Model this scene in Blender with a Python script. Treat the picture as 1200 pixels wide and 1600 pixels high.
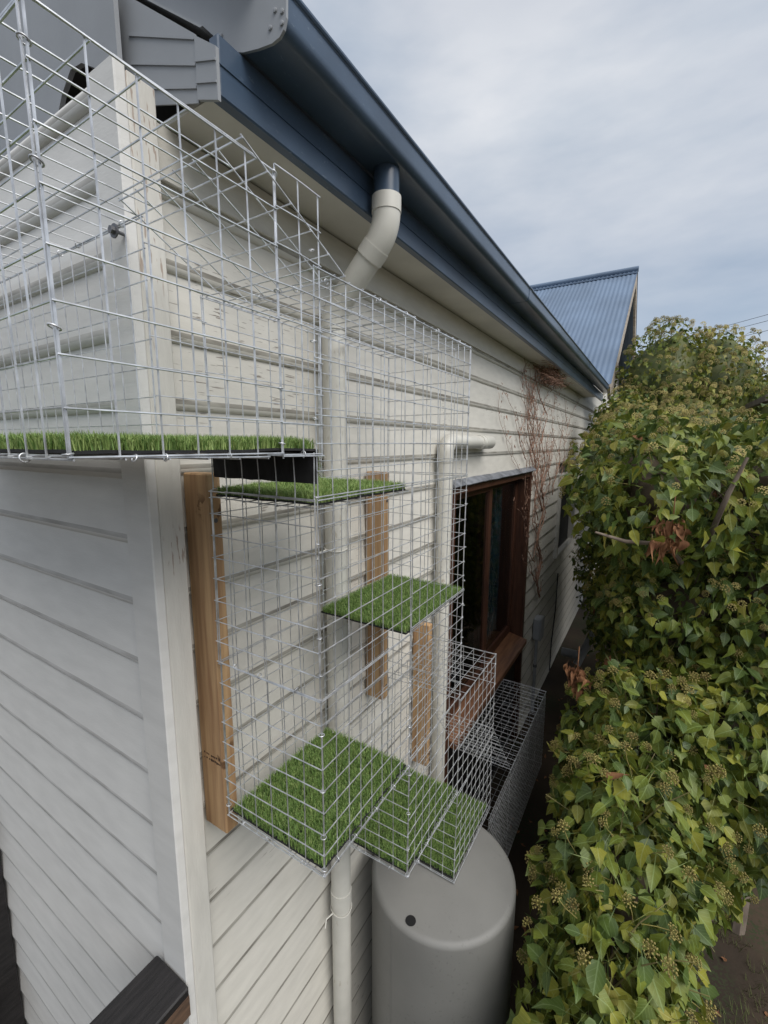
import bpy, math, random
from mathutils import Vector, Matrix, noise
random.seed(7)
PI = math.pi
for o in list(bpy.data.objects): bpy.data.objects.remove(o)
scene = bpy.context.scene
H = 2.9                      # eye height above the ground; builders below use z relative to the eye

# ------------------------------------------------------------------ camera
def cam_axes(yaw, pitch, roll):
    f = Vector((-math.sin(yaw)*math.cos(pitch), math.cos(yaw)*math.cos(pitch), -math.sin(pitch)))
    r = Vector((math.cos(yaw), math.sin(yaw), 0)); d = f.cross(r)
    r2 = r*math.cos(roll) + d*math.sin(roll); d2 = -r*math.sin(roll) + d*math.cos(roll)
    return r2, d2, f
CAM = Vector((0.95, -0.5453, H))
r_, d_, f_ = cam_axes(math.radians(31.62), math.radians(8.83), math.radians(-0.193))
cd = bpy.data.cameras.new('camera'); cam = bpy.data.objects.new('camera', cd)
scene.collection.objects.link(cam)
cam.matrix_world = Matrix(((r_.x, -d_.x, -f_.x, CAM.x), (r_.y, -d_.y, -f_.y, CAM.y), (r_.z, -d_.z, -f_.z, CAM.z), (0, 0, 0, 1)))
cd.sensor_fit = 'HORIZONTAL'; cd.sensor_width = 36; cd.lens = 684.5/1200*36
cd.clip_start = 0.02; cd.clip_end = 2000
scene.camera = cam
scene.render.resolution_x, scene.render.resolution_y = 768, 1024

# ------------------------------------------------------------------ light
SUN_EL, SUN_AZ = math.radians(50), math.radians(109)      # azimuth clockwise from +Y
world = bpy.data.worlds.new('World'); scene.world = world; world.use_nodes = True
nt = world.node_tree; nt.nodes.clear()
def N(t, **k):
    n = nt.nodes.new(t)
    for a, b in k.items(): setattr(n, a, b)
    return n
sky = N('ShaderNodeTexSky', sky_type='NISHITA', sun_disc=False, sun_elevation=SUN_EL, sun_rotation=SUN_AZ)
sky.air_density = 1.0; sky.dust_density = 1.2
tc = N('ShaderNodeTexCoord'); mp = N('ShaderNodeMapping'); mp.inputs['Scale'].default_value = (1.0, 1.3, 3.2)
mp.inputs['Rotation'].default_value = (0.15, 0.1, 0.5)
n1 = N('ShaderNodeTexNoise'); n1.inputs['Scale'].default_value = 1.1; n1.inputs['Detail'].default_value = 7; n1.inputs['Roughness'].default_value = 0.52
n1.inputs['Distortion'].default_value = 0.35
cr = N('ShaderNodeValToRGB'); cr.color_ramp.elements[0].position = 0.34; cr.color_ramp.elements[1].position = 0.66
cr.color_ramp.elements[0].color = (0.72, 0.72, 0.72, 1); cr.color_ramp.elements[1].color = (1, 1, 1, 1)
cl = N('ShaderNodeValToRGB')
cl.color_ramp.elements[0].position = 0.36; cl.color_ramp.elements[0].color = (3.6, 4.2, 5.05, 1)
cl.color_ramp.elements[1].position = 0.64; cl.color_ramp.elements[1].color = (6.2, 6.4, 6.75, 1)
n2 = N('ShaderNodeTexNoise'); n2.inputs['Scale'].default_value = 1.9; n2.inputs['Detail'].default_value = 6
mx = N('ShaderNodeMix', data_type='RGBA'); bg = N('ShaderNodeBackground'); bg.inputs['Strength'].default_value = 0.06
wo = N('ShaderNodeOutputWorld'); L = nt.links.new
L(tc.outputs['Generated'], mp.inputs['Vector']); L(mp.outputs['Vector'], n1.inputs['Vector']); L(mp.outputs['Vector'], n2.inputs['Vector'])
L(n1.outputs['Fac'], cr.inputs['Fac']); L(n2.outputs['Fac'], cl.inputs['Fac'])
sz = N('ShaderNodeSeparateXYZ'); L(tc.outputs['Generated'], sz.inputs[0])
mr = N('ShaderNodeMapRange'); mr.inputs['From Min'].default_value = 0.0; mr.inputs['From Max'].default_value = 0.45; mr.inputs['To Min'].default_value = 0.55; mr.inputs['To Max'].default_value = 1.0
L(sz.outputs['Z'], mr.inputs['Value']); mm = N('ShaderNodeMath', operation='MULTIPLY'); L(mr.outputs['Result'], mm.inputs[0]); L(cr.outputs['Color'], mm.inputs[1])
L(mm.outputs[0], mx.inputs['Factor']); L(sky.outputs['Color'], mx.inputs['A']); L(cl.outputs['Color'], mx.inputs['B'])
L(mx.outputs['Result'], bg.inputs['Color']); L(bg.outputs['Background'], wo.inputs['Surface'])
sd = bpy.data.lights.new('sun', 'SUN'); sun = bpy.data.objects.new('sun', sd); scene.collection.objects.link(sun)
sd.energy = 1.5; sd.angle = math.radians(48); sd.color = (1, 0.965, 0.915)
sdir = Vector((math.sin(SUN_AZ)*math.cos(SUN_EL), math.cos(SUN_AZ)*math.cos(SUN_EL), math.sin(SUN_EL)))
sun.rotation_euler = sdir.to_track_quat('Z', 'Y').to_euler(); sun.location = (6, -6, 12)
vs = scene.view_settings
vs.view_transform = 'Standard'; vs.look = 'None'; vs.gamma = 1.0; vs.exposure = 1.06; vs.use_curve_mapping = False

# ------------------------------------------------------------------ materials
MAT = {}
def mat(name, col, rough=0.6, metal=0.0, var=0.12, scale=6, bump=0.0, bscale=60, col2=None, stretch=None, spec=0.5, patch=None, trans=0.0, vein=None, spots=()):
    m = bpy.data.materials.new(name); m.use_nodes = True; t = m.node_tree; b = t.nodes['Principled BSDF']
    def n(ty, **k):
        x = t.nodes.new(ty)
        for a, c in k.items(): setattr(x, a, c)
        return x
    geo = n('ShaderNodeNewGeometry'); vec = geo.outputs['Position']
    if stretch:
        mpn = n('ShaderNodeMapping'); mpn.inputs['Scale'].default_value = stretch
        t.links.new(vec, mpn.inputs['Vector']); vec = mpn.outputs['Vector']
    no = n('ShaderNodeTexNoise'); no.inputs['Scale'].default_value = scale; no.inputs['Detail'].default_value = 6
    t.links.new(vec, no.inputs['Vector'])
    rp = n('ShaderNodeValToRGB'); c2 = col2 or tuple(c*(1-2*var) for c in col)
    rp.color_ramp.elements[0].position = 0.32; rp.color_ramp.elements[1].position = 0.66
    rp.color_ramp.elements[0].color = (*c2, 1); rp.color_ramp.elements[1].color = (*(col if col2 else tuple(min(1, c*(1+var)) for c in col)), 1)
    t.links.new(no.outputs['Fac'], rp.inputs['Fac']); out = rp.outputs['Color']
    if vein:       # pale midrib and side veins from the leaf's own coordinates
        uvn = n('ShaderNodeUVMap'); sx = n('ShaderNodeSeparateXYZ'); t.links.new(uvn.outputs['UV'], sx.inputs[0])
        def mth(op, a, b_=None):
            x = n('ShaderNodeMath', operation=op)
            for i, q in enumerate((a, b_)):
                if q is None: continue
                if isinstance(q, (int, float)): x.inputs[i].default_value = q
                else: t.links.new(q, x.inputs[i])
            return x.outputs[0]
        ax = mth('ABSOLUTE', sx.outputs['X']); mid = mth('LESS_THAN', ax, 0.022)
        sd_ = mth('LESS_THAN', mth('FRACT', mth('MULTIPLY', mth('SUBTRACT', sx.outputs['Y'], mth('MULTIPLY', ax, 1.1)), 5.0)), 0.13)
        fc = mth('MAXIMUM', mth('MULTIPLY', mid, 0.85), mth('MULTIPLY', sd_, 0.38))
        mv = n('ShaderNodeMix', data_type='RGBA'); mv.inputs['B'].default_value = (*vein, 1)
        t.links.new(fc, mv.inputs['Factor']); t.links.new(out, mv.inputs['A']); out = mv.outputs['Result']
    if patch:      # (mask scale, mask lo, mask hi, streak stretch, streak scale, threshold, colour): flaking or stains
        ms, lo, hi, st, ss, th, pc = patch
        a = n('ShaderNodeTexNoise'); a.inputs['Scale'].default_value = ms; a.inputs['Detail'].default_value = 2
        t.links.new(geo.outputs['Position'], a.inputs['Vector'])
        ar = n('ShaderNodeMapRange'); ar.inputs['From Min'].default_value = lo; ar.inputs['From Max'].default_value = hi
        t.links.new(a.outputs['Fac'], ar.inputs['Value'])
        m2 = n('ShaderNodeMapping'); m2.inputs['Scale'].default_value = st; t.links.new(geo.outputs['Position'], m2.inputs['Vector'])
        s = n('ShaderNodeTexNoise'); s.inputs['Scale'].default_value = ss; s.inputs['Detail'].default_value = 3; t.links.new(m2.outputs['Vector'], s.inputs['Vector'])
        sr = n('ShaderNodeMapRange'); sr.inputs['From Min'].default_value = th; sr.inputs['From Max'].default_value = th+0.03
        t.links.new(s.outputs['Fac'], sr.inputs['Value'])
        msk = ar.outputs['Result']
        for (cx, cy, cz, rad) in spots:
            vd = n('ShaderNodeVectorMath', operation='DISTANCE'); vd.inputs[1].default_value = (cx, cy, cz+H); t.links.new(geo.outputs['Position'], vd.inputs[0])
            vr_ = n('ShaderNodeMapRange'); vr_.inputs['From Min'].default_value = rad; vr_.inputs['From Max'].default_value = rad*0.45; t.links.new(vd.outputs['Value'], vr_.inputs['Value'])
            mxx = n('ShaderNodeMath', operation='MAXIMUM'); t.links.new(msk, mxx.inputs[0]); t.links.new(vr_.outputs['Result'], mxx.inputs[1]); msk = mxx.outputs[0]
        mu = n('ShaderNodeMath', operation='MULTIPLY'); t.links.new(msk, mu.inputs[0]); t.links.new(sr.outputs['Result'], mu.inputs[1])
        mi = n('ShaderNodeMix', data_type='RGBA'); mi.inputs['B'].default_value = (*pc, 1)
        t.links.new(mu.outputs[0], mi.inputs['Factor']); t.links.new(out, mi.inputs['A']); out = mi.outputs['Result']
    t.links.new(out, b.inputs['Base Color'])
    b.inputs['Roughness'].default_value = rough; b.inputs['Metallic'].default_value = metal; b.inputs['Specular IOR Level'].default_value = spec
    if bump:
        bn = n('ShaderNodeTexNoise'); bn.inputs['Scale'].default_value = bscale; bn.inputs['Detail'].default_value = 5
        t.links.new(vec, bn.inputs['Vector']); bp = n('ShaderNodeBump'); bp.inputs['Strength'].default_value = bump; bp.inputs['Distance'].default_value = 0.004
        t.links.new(bn.outputs['Fac'], bp.inputs['Height']); t.links.new(bp.outputs['Normal'], b.inputs['Normal'])
    if trans:      # leaf: some light passes through
        tr = n('ShaderNodeBsdfTranslucent'); t.links.new(out, tr.inputs['Color']); ms_ = n('ShaderNodeMixShader'); ms_.inputs['Fac'].default_value = trans
        o = t.nodes['Material Output']; t.links.new(b.outputs['BSDF'], ms_.inputs[1]); t.links.new(tr.outputs['BSDF'], ms_.inputs[2]); t.links.new(ms_.outputs['Shader'], o.inputs['Surface'])
    MAT[name] = m; return m
flake = (2.1, 0.58, 0.68, (5, 5, 60), 3.2, 0.625, (0.25, 0.22, 0.19))
mat('cream', (0.63, 0.607, 0.55), 0.48, var=0.035, scale=3, bump=0.12, bscale=25, stretch=(3, 3, 12), patch=flake, spots=((0, 0.22, 0.31, 0.22), (0, 0.42, 0.22, 0.2), (0, 0.15, 0.12, 0.1), (0, 0.07, -0.95, 0.1)))
mat('cream_gable', (0.67, 0.66, 0.635), 0.5, var=0.03, scale=2.5, bump=0.12, bscale=25, stretch=(3, 3, 12))  # same cream paint, paler and cooler, with bounce light put into the colour
mat('cream_trim', (0.60, 0.582, 0.535), 0.5, var=0.04, scale=5, bump=0.18, bscale=30, stretch=(8, 8, 1.5), patch=(3.2, 0.54, 0.66, (45, 45, 6), 3, 0.61, (0.38, 0.31, 0.26)), spots=((0.036, 0.03, 0.62, 0.2), (0.036, 0.03, 0.42, 0.15)))
mat('gable_lip_shade', (0.58, 0.57, 0.55), 0.8, scale=4, col2=(0.38, 0.37, 0.35), stretch=(2, 2, 8))  # gable lips: painted shadow line, milder than on the side wall
mat('board_lip_shade', (0.43, 0.41, 0.36), 0.8, scale=4, col2=(0.19, 0.175, 0.15), stretch=(2, 2, 8))  # side wall lips: shadow line painted as a darker colour
mat('stamp_ink', (0.05, 0.025, 0.015), 0.8)
mat('soffit', (0.62, 0.60, 0.55), 0.6, var=0.06, scale=4)
mat('grey_metal', (0.29, 0.305, 0.325), 0.5, var=0.05, scale=5, bump=0.05)
mat('blue_metal', (0.060, 0.092, 0.142), 0.30, var=0.14, scale=4, bump=0.04, bscale=12, patch=(4, 0.5, 0.75, (6, 2, 6), 30, 0.66, (0.16, 0.2, 0.25)))
mat('blue_roof', (0.135, 0.19, 0.275), 0.6, var=0.1, scale=1.5, stretch=(1, 0.4, 1))
mat('wall_sheathing', (0.10, 0.085, 0.07), 0.9)
mat('dark_inside', (0.02, 0.018, 0.016), 0.9)
mat('pvc', (0.60, 0.585, 0.53), 0.42, var=0.06, scale=7, patch=(5, 0.5, 0.7, (12, 12, 4), 8, 0.62, (0.42, 0.38, 0.31)))
mat('pine', (0.50, 0.325, 0.17), 0.65, scale=3, stretch=(22, 22, 1.1), col2=(0.30, 0.17, 0.085), bump=0.2, bscale=12, patch=(7, 0.58, 0.66, (3, 3, 3), 9, 0.6, (0.14, 0.07, 0.03)))
mat('pine_pale', (0.56, 0.36, 0.19), 0.7, scale=3, stretch=(26, 26, 1.3), col2=(0.40, 0.22, 0.10), bump=0.2, bscale=12)
mat('redwood', (0.100, 0.042, 0.024), 0.42, scale=3, stretch=(18, 18, 1.4), col2=(0.045, 0.019, 0.012), bump=0.1, bscale=12)
mat('sill_wood', (0.25, 0.12, 0.06), 0.45, scale=3, stretch=(18, 1.4, 18), col2=(0.13, 0.055, 0.028), bump=0.1)
mat('lead', (0.17, 0.18, 0.20), 0.55, var=0.25, scale=14, bump=0.4, bscale=18)
mat('zinc', (0.68, 0.69, 0.71), 0.40, metal=0.75, var=0.16, scale=40)
mat('zinc_dark', (0.18, 0.18, 0.19), 0.5, metal=0.8)
mat('black_backing', (0.012, 0.012, 0.013), 0.8, var=0.2, scale=40)
mat('turf', (0.19, 0.305, 0.075), 0.6, scale=55, col2=(0.095, 0.185, 0.04), trans=0.2)
mat('turf_tip', (0.36, 0.46, 0.155), 0.6, scale=60, col2=(0.21, 0.31, 0.085), trans=0.2)
mat('tank', (0.20, 0.197, 0.185), 0.6, var=0.07, scale=3, bump=0.06, bscale=90, patch=(4, 0.5, 0.7, (6, 6, 6), 14, 0.64, (0.15, 0.147, 0.138)))
mat('black_hole', (0.006, 0.006, 0.006), 0.9)
mat('dark_stain', (0.016, 0.014, 0.014), 0.55, var=0.25, scale=6, stretch=(14, 1.5, 14), bump=0.4, bscale=14)
mat('bare_wood', (0.13, 0.075, 0.045), 0.75, scale=8, col2=(0.05, 0.03, 0.02), stretch=(2, 2, 10))
mat('soil', (0.066, 0.045, 0.028), 0.95, scale=1.7, col2=(0.028, 0.019, 0.012), bump=1.0, bscale=26, patch=(1.1, 0.48, 0.58, (9, 9, 9), 6, 0.5, (0.03, 0.04, 0.014)))
mat('ground_grass', (0.11, 0.14, 0.038), 0.7, scale=5, col2=(0.07, 0.06, 0.025), trans=0.2)
mat('ivy_a', (0.185, 0.218, 0.028), 0.50, scale=9, col2=(0.085, 0.122, 0.020), trans=0.22, spec=0.4, vein=(0.22, 0.29, 0.09))
mat('ivy_b', (0.092, 0.140, 0.028), 0.46, scale=9, col2=(0.040, 0.068, 0.017), trans=0.2, spec=0.4, vein=(0.15, 0.21, 0.08))
mat('ivy_c', (0.300, 0.292, 0.038), 0.52, scale=9, col2=(0.150, 0.172, 0.028), trans=0.25, spec=0.35, vein=(0.33, 0.36, 0.12))
mat('ivy_yellow', (0.42, 0.40, 0.09), 0.5, scale=12, col2=(0.28, 0.25, 0.05), trans=0.3, vein=(0.5, 0.48, 0.18))
mat('ivy_stem', (0.27, 0.25, 0.09), 0.6, scale=9, col2=(0.17, 0.13, 0.06))
mat('dead_leaf', (0.30, 0.145, 0.065), 0.85, scale=20, col2=(0.17, 0.07, 0.032), trans=0.15)
mat('flower', (0.31, 0.27, 0.075), 0.75, scale=45, col2=(0.17, 0.125, 0.045))
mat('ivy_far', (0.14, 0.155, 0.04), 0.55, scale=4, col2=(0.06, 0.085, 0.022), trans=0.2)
mat('bark', (0.24, 0.19, 0.15), 0.85, scale=14, col2=(0.12, 0.09, 0.07), stretch=(1, 1, 0.4), bump=0.4)
mat('twig', (0.10, 0.075, 0.05), 0.9, scale=14)
mat('vine', (0.36, 0.215, 0.15), 0.9, scale=30, col2=(0.20, 0.115, 0.085))
mat('conduit', (0.33, 0.34, 0.36), 0.5, var=0.08)
mat('curtain', (0.11, 0.25, 0.31), 0.85, scale=6, col2=(0.04, 0.11, 0.16), stretch=(1, 14, 0.6))
mat('white_thread', (0.5, 0.5, 0.52), 0.6)
mat('old_barge', (0.50, 0.46, 0.40), 0.8, scale=5, col2=(0.26, 0.20, 0.15), stretch=(3, 3, 3))
mat('shed_roof', (0.13, 0.10, 0.085), 0.7)
mat('cable', (0.03, 0.03, 0.035), 0.6)
mat('tree_leaf', (0.13, 0.14, 0.10), 0.7, scale=2, col2=(0.07, 0.08, 0.055), trans=0.15)
g = bpy.data.materials.new('glass'); g.use_nodes = True; b = g.node_tree.nodes['Principled BSDF']
b.inputs['Base Color'].default_value = (0.55, 0.6, 0.62, 1); b.inputs['Roughness'].default_value = 0.03; b.inputs['Transmission Weight'].default_value = 1.0; b.inputs['IOR'].default_value = 1.45
MAT['glass'] = g

# ------------------------------------------------------------------ builders
WLOC = {}
def link(o, parent, loc):
    scene.collection.objects.link(o)
    w = Vector((loc[0], loc[1], loc[2]+H)); WLOC[o.name] = w
    if parent is not None:
        o.parent = parent; o.location = w - WLOC[parent.name]
    else: o.location = w
    return o
def tag(o, label, cat, group=None):
    o['label'] = label; o['category'] = cat
    if group: o['group'] = group
    return o
def thing(name, label, cat, loc, group=None):
    o = bpy.data.objects.new(name, None); o.empty_display_size = 0.1; link(o, None, loc)
    return tag(o, label, cat, group)
def part_empty(name, parent, loc):
    o = bpy.data.objects.new(name, None); o.empty_display_size = 0.05; return link(o, parent, loc)
class MB:
    def __init__(s): s.v = []; s.f = []; s.mi = []; s.cur = 0; s.uv = []
    def add(s, vs_, fs):
        k = len(s.v); s.v += [tuple(p) for p in vs_]; s.f += [tuple(i+k for i in f) for f in fs]; s.mi += [s.cur]*len(fs)
    def box(s, x0, x1, y0, y1, z0, z1):
        s.add([(x0,y0,z0),(x1,y0,z0),(x1,y1,z0),(x0,y1,z0),(x0,y0,z1),(x1,y0,z1),(x1,y1,z1),(x0,y1,z1)],
              [(0,3,2,1),(4,5,6,7),(0,1,5,4),(1,2,6,5),(2,3,7,6),(3,0,4,7)])
    def cbox(s, x0, x1, y0, y1, z0, z1, c=0.004):
        # box with chamfered vertical and horizontal edges
        import itertools
        vs_ = []; idx = {}
        X, Y, Z = (x0, x1), (y0, y1), (z0, z1)
        for i, j, k in itertools.product((0, 1), repeat=3):
            sx, sy, sz = (1-2*i), (1-2*j), (1-2*k)
            for ax in range(3):
                p = [X[i]+sx*c, Y[j]+sy*c, Z[k]+sz*c]; p[ax] = (X[i], Y[j], Z[k])[ax]
                idx[(i,j,k,ax)] = len(vs_); vs_.append(tuple(p))
        F = []
        for ax in range(3):
            o1, o2 = [a for a in range(3) if a != ax]
            for sd_ in (0, 1):
                q = []
                for a, b_ in ((0,0),(1,0),(1,1),(0,1)):
                    t = [0,0,0]; t[ax] = sd_; t[o1] = a; t[o2] = b_; q.append(idx[(*t, ax)])
                F.append(q if (sd_ ^ (ax == 1)) else q[::-1])
        for ax in range(3):     # edges along ax
            o1, o2 = [a for a in range(3) if a != ax]
            for a in (0, 1):
                for b_ in (0, 1):
                    q = []
                    for e, w in ((0,o1),(1,o1),(1,o2),(0,o2)):
                        t = [0,0,0]; t[ax] = e; t[o1] = a; t[o2] = b_; q.append(idx[(*t, w)])
                    F.append(q)
        for i, j, k in itertools.product((0, 1), repeat=3): F.append([idx[(i,j,k,a)] for a in range(3)])
        s.add(vs_, F)
    def tube(s, pts, r, n=6, cap=True):
        pts = [Vector(p) for p in pts]; m = len(pts); rs = r if isinstance(r, (list, tuple)) else [r]*m
        T = []
        for i in range(m):
            d = (pts[min(i+1, m-1)] - pts[max(i-1, 0)])
            T.append(d.normalized() if d.length > 1e-9 else Vector((0, 0, 1)))
        a = T[0].orthogonal().normalized(); vs_ = []
        for i in range(m):
            a = (a - T[i]*a.dot(T[i])); a = a.normalized() if a.length > 1e-6 else T[i].orthogonal().normalized()
            b_ = T[i].cross(a)
            for k in range(n):
                an = 2*PI*k/n; vs_.append(pts[i] + (a*math.cos(an) + b_*math.sin(an))*rs[i])
        F = [(i*n+k, i*n+(k+1) % n, (i+1)*n+(k+1) % n, (i+1)*n+k) for i in range(m-1) for k in range(n)]
        if cap: F += [tuple(range(n))[::-1], tuple((m-1)*n+k for k in range(n))]
        s.add(vs_, F)
    def prism(s, poly, axis, a0, a1, segs=1, jit=0.0):
        # poly: closed 2D outline; axis 'y': (x,z) ; axis 'x': (y,z) ; axis 'z': (x,y)
        n = len(poly); vs_ = []
        for i in range(segs+1):
            t = a0 + (a1-a0)*i/segs; j = (random.uniform(-jit, jit), random.uniform(-jit, jit)) if jit else (0, 0)
            for p, q in poly:
                p, q = p+j[0], q+j[1]
                vs_.append({'y': (p, t, q), 'x': (t, p, q), 'z': (p, q, t)}[axis])
        F = [(i*n+k, i*n+(k+1) % n, (i+1)*n+(k+1) % n, (i+1)*n+k) for i in range(segs) for k in range(n)]
        F += [tuple(range(n))[::-1], tuple(segs*n+k for k in range(n))]
        s.add(vs_, F)
    def lathe(s, prof, c, n=48):
        m = len(prof); vs_ = [(c[0]+r*math.cos(2*PI*k/n), c[1]+r*math.sin(2*PI*k/n), z) for r, z in prof for k in range(n)]
        F = [(i*n+k, i*n+(k+1) % n, (i+1)*n+(k+1) % n, (i+1)*n+k) for i in range(m-1) for k in range(n)]
        F += [tuple(range(n))[::-1], tuple((m-1)*n+k for k in range(n))]
        s.add(vs_, F)
    def mesh(s, name, mats, origin=(0, 0, 0), smooth=False, sharp=None):
        me = bpy.data.meshes.new(name); o = Vector(origin)
        me.from_pydata([Vector(p)-o for p in s.v], [], s.f)
        for m in (mats if isinstance(mats, (list, tuple)) else [mats]): me.materials.append(MAT[m])
        if len(me.materials) > 1: me.polygons.foreach_set('material_index', s.mi)
        if s.uv:
            uvl = me.uv_layers.new(name='UVMap'); uvl.data.foreach_set('uv', [c for f in s.f for i in f for c in s.uv[i]])
        if smooth:
            me.polygons.foreach_set('use_smooth', [True]*len(me.polygons))
            if sharp: me.set_sharp_from_angle(angle=math.radians(sharp))
        me.update(); return me
    def build(s, name, mats, parent=None, origin=None, smooth=False, sharp=40, fix=False):
        if origin is None:
            n = len(s.v); origin = tuple(sum(p[i] for p in s.v)/n for i in range(3))
        me = s.mesh(name, mats, origin, smooth, sharp)
        if fix:
            import bmesh
            bm = bmesh.new(); bm.from_mesh(me); bmesh.ops.recalc_face_normals(bm, faces=bm.faces); bm.to_mesh(me); bm.free()
        o = bpy.data.objects.new(name, me)
        return link(o, parent, origin)
def place(name, me, parent, loc, rot=None, sc=1.0):
    o = bpy.data.objects.new(name, me); link(o, parent, loc)
    if rot is not None: o.rotation_mode = 'QUATERNION'; o.rotation_quaternion = rot
    o.scale = (sc, sc, sc); return o

# ================================================================== GROUND
gm = MB(); n = 60
def gz(x, y): 
    d = max(0, abs(x-1.5)+abs(y-3)-30)
    return -H + 0.03*noise.noise(Vector((x*1.3, y*1.3, 0))) + 0.012*noise.noise(Vector((x*6, y*6, 3))) - 0.0*d
gx = [-300, -120, -60, -30, -15, -8, -5] + [-3 + 0.14*i for i in range(72)] + [8, 10, 15, 30, 60, 120, 300]
gy = [-300, -120, -60, -30, -15, -8, -4, -2] + [-1 + 0.14*i for i in range(72)] + [10, 12, 15, 30, 60, 120, 300]
gm.add([(x, y, gz(x, y)) for y in gy for x in gx], [(j*len(gx)+i, j*len(gx)+i+1, (j+1)*len(gx)+i+1, (j+1)*len(gx)+i) for j in range(len(gy)-1) for i in range(len(gx)-1)])
ground = gm.build('ground', 'soil', None, (0, 0, -H), smooth=True, sharp=None); ground['kind'] = 'structure'

# ================================================================== HOUSE
house = thing('weatherboard_house', 'cream weatherboard house with blue metal gutter and roof', 'house', (-2.5, 3, -H))
Y_END = 6.45; W_END = 13.5; WIN = (1.687, 3.51, -2.86, -0.226); WIN2 = (4.93, 6.2, -1.33, -0.35); PITCH = math.radians(36)
# wall backing with openings
w = MB()
def wall_strip(y0, y1, z0, z1): w.box(-0.16, -0.032, y0, y1, z0, z1)
wall_strip(0.03, WIN[0], -H, 0.66); wall_strip(WIN[1], WIN2[0], -H, 0.66); wall_strip(WIN2[1], W_END, -H, 0.66)
wall_strip(WIN[0], WIN[1], WIN[3], 0.66); wall_strip(WIN[0], WIN[1], -H, WIN[2]); wall_strip(WIN2[0], WIN2[1], -H, WIN2[2]); wall_strip(WIN2[0], WIN2[1], WIN2[3], 0.66)
wall_side = w.build('side_wall', 'wall_sheathing', house)
w = MB(); w.box(-6.2, -0.165, 0.016, 0.12, -H, 0.70)
wall_gable = w.build('gable_wall', 'wall_sheathing', house)
# weatherboards: bullnosed, each a piece of its own
def board_profile(bz, top):
    # (outward, z) outline, outward 0 = lip
    pts = [(-0.031, top), (-0.0145, top), (-0.0004, bz+0.0250)]
    for k in range(0, 6):
        a = PI/2*k/5; pts.append((-0.013+0.013*math.cos(a), bz+0.020-0.020*math.sin(a)))
    pts += [(-0.0150, bz+0.001), (-0.0155, bz+0.006), (-0.031, bz+0.006)]; return pts
PIT = 0.150; Z0 = -0.074
def shade_nose(m):
    # lip arris faces coloured darker, painting in the shadow line between boards
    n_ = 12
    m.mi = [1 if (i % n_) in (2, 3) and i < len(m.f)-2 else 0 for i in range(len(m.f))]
def side_board(y0, y1, bz, top):
    m = MB(); prof = [(o, z) for o, z in board_profile(bz, top)]
    m.prism(prof, 'y', y0, y1, max(2, int((y1-y0)/0.35)), 0.0007); shade_nose(m); m.build('weatherboard', ['cream', 'board_lip_shade'], wall_side, smooth=True, sharp=50, fix=True)
k = -19
while Z0 + k*PIT < 0.55:
    bz = Z0 + k*PIT; top = bz + PIT + 0.014
    if bz > 0.5: top = 0.66
    cuts = []
    for (a, b_, zl, zh) in (WIN, WIN2):
        if bz < zh - 0.01 and top > zl + 0.01: cuts.append((a, b_))
    y = 0.06
    for a, b_ in cuts:
        side_board(y, a-0.001, bz, top); y = b_+0.001
    side_board(y, W_END, bz, top); k += 1
GY = -0.0005                  # gable board lip sits at y = GY-0.0155
k = -19
while Z0 - 0.008 + k*PIT < 0.70:
    bz = Z0 - 0.008 + k*PIT; top = min(bz+PIT+0.014, 0.715)
    m = MB(); m.prism([(-0.016-o, z) for o, z in board_profile(bz, top)], 'x', -6.1, -0.060, 12, 0.0006)
    shade_nose(m); m.build('weatherboard', ['cream_gable', 'gable_lip_shade'], wall_gable, smooth=True, sharp=50, fix=True); k += 1
# corner boards
m = MB(); m.cbox(0.002, 0.036, 0.003, 0.0615, -H+0.25, 0.70, 0.003); m.build('corner_board', 'cream_trim', wall_side, smooth=False)
m = MB(); m.cbox(-0.062, 0.0365, -0.0205, 0.0025, -H+0.25, 0.712, 0.003); m.build('corner_board', 'cream_gable', wall_gable, smooth=False)
# frieze / soffit / fascia / gutter
m = MB(); m.box(-0.03, 0.172, 0.10, Y_END, 0.664, 0.676); m.build('soffit', 'soffit', house)
m = MB(); m.cbox(-0.001, 0.010, 0.062, W_END, 0.553, 0.66, 0.002); m.build('frieze_board', 'cream', wall_side)
YE = 0.085
fas = MB(); fas.cbox(0.170, 0.197, YE+0.002, Y_END+0.5, 0.645, 0.7505, 0.003); fascia = fas.build('fascia', 'blue_metal', house)
m = MB(); m.box(0.1975, 0.1995, YE+0.001, Y_END+0.4, 0.6975, 0.6985); m.build('fascia_rib', 'blue_metal', fascia)
def gutter_prof():
    P = [(0.200, 0.835), (0.200, 0.752)]
    for k in range(7):        # flat bottom, tight radius, upright face
        a = -PI/2 + PI/2*k/6; P.append((0.286+0.022*math.cos(a), 0.772+0.022*math.sin(a)))
    P += [(0.3085, 0.810)]
    for k in range(7):
        a = -PI/2 + PI*k/6*1.2; P.append((0.3085+0.007*math.cos(a), 0.817+0.007*math.sin(a)))
    P += [(0.303, 0.822), (0.3050, 0.80)]
    for k in range(7):
        a = 0 - PI/2*k/6; P.append((0.286+0.019*math.cos(a), 0.772+0.019*math.sin(a)))
    P += [(0.203, 0.7555), (0.203, 0.835)]
    return P
gp = gutter_prof()
m = MB(); m.prism(gp, 'y', 0.1465, Y_END+0.35, 40, 0.0006); gutter = m.build('gutter', 'blue_metal', house, smooth=True, sharp=35, fix=True)
for yj in (1.95, 4.4):
    m = MB(); m.prism([(x+(0.0016 if x > 0.25 else 0), z-(0.0016 if z < 0.765 else 0)) for x, z in gp], 'y', yj, yj+0.045); m.build('joiner', 'blue_metal', gutter, smooth=True, sharp=35, fix=True)
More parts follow.
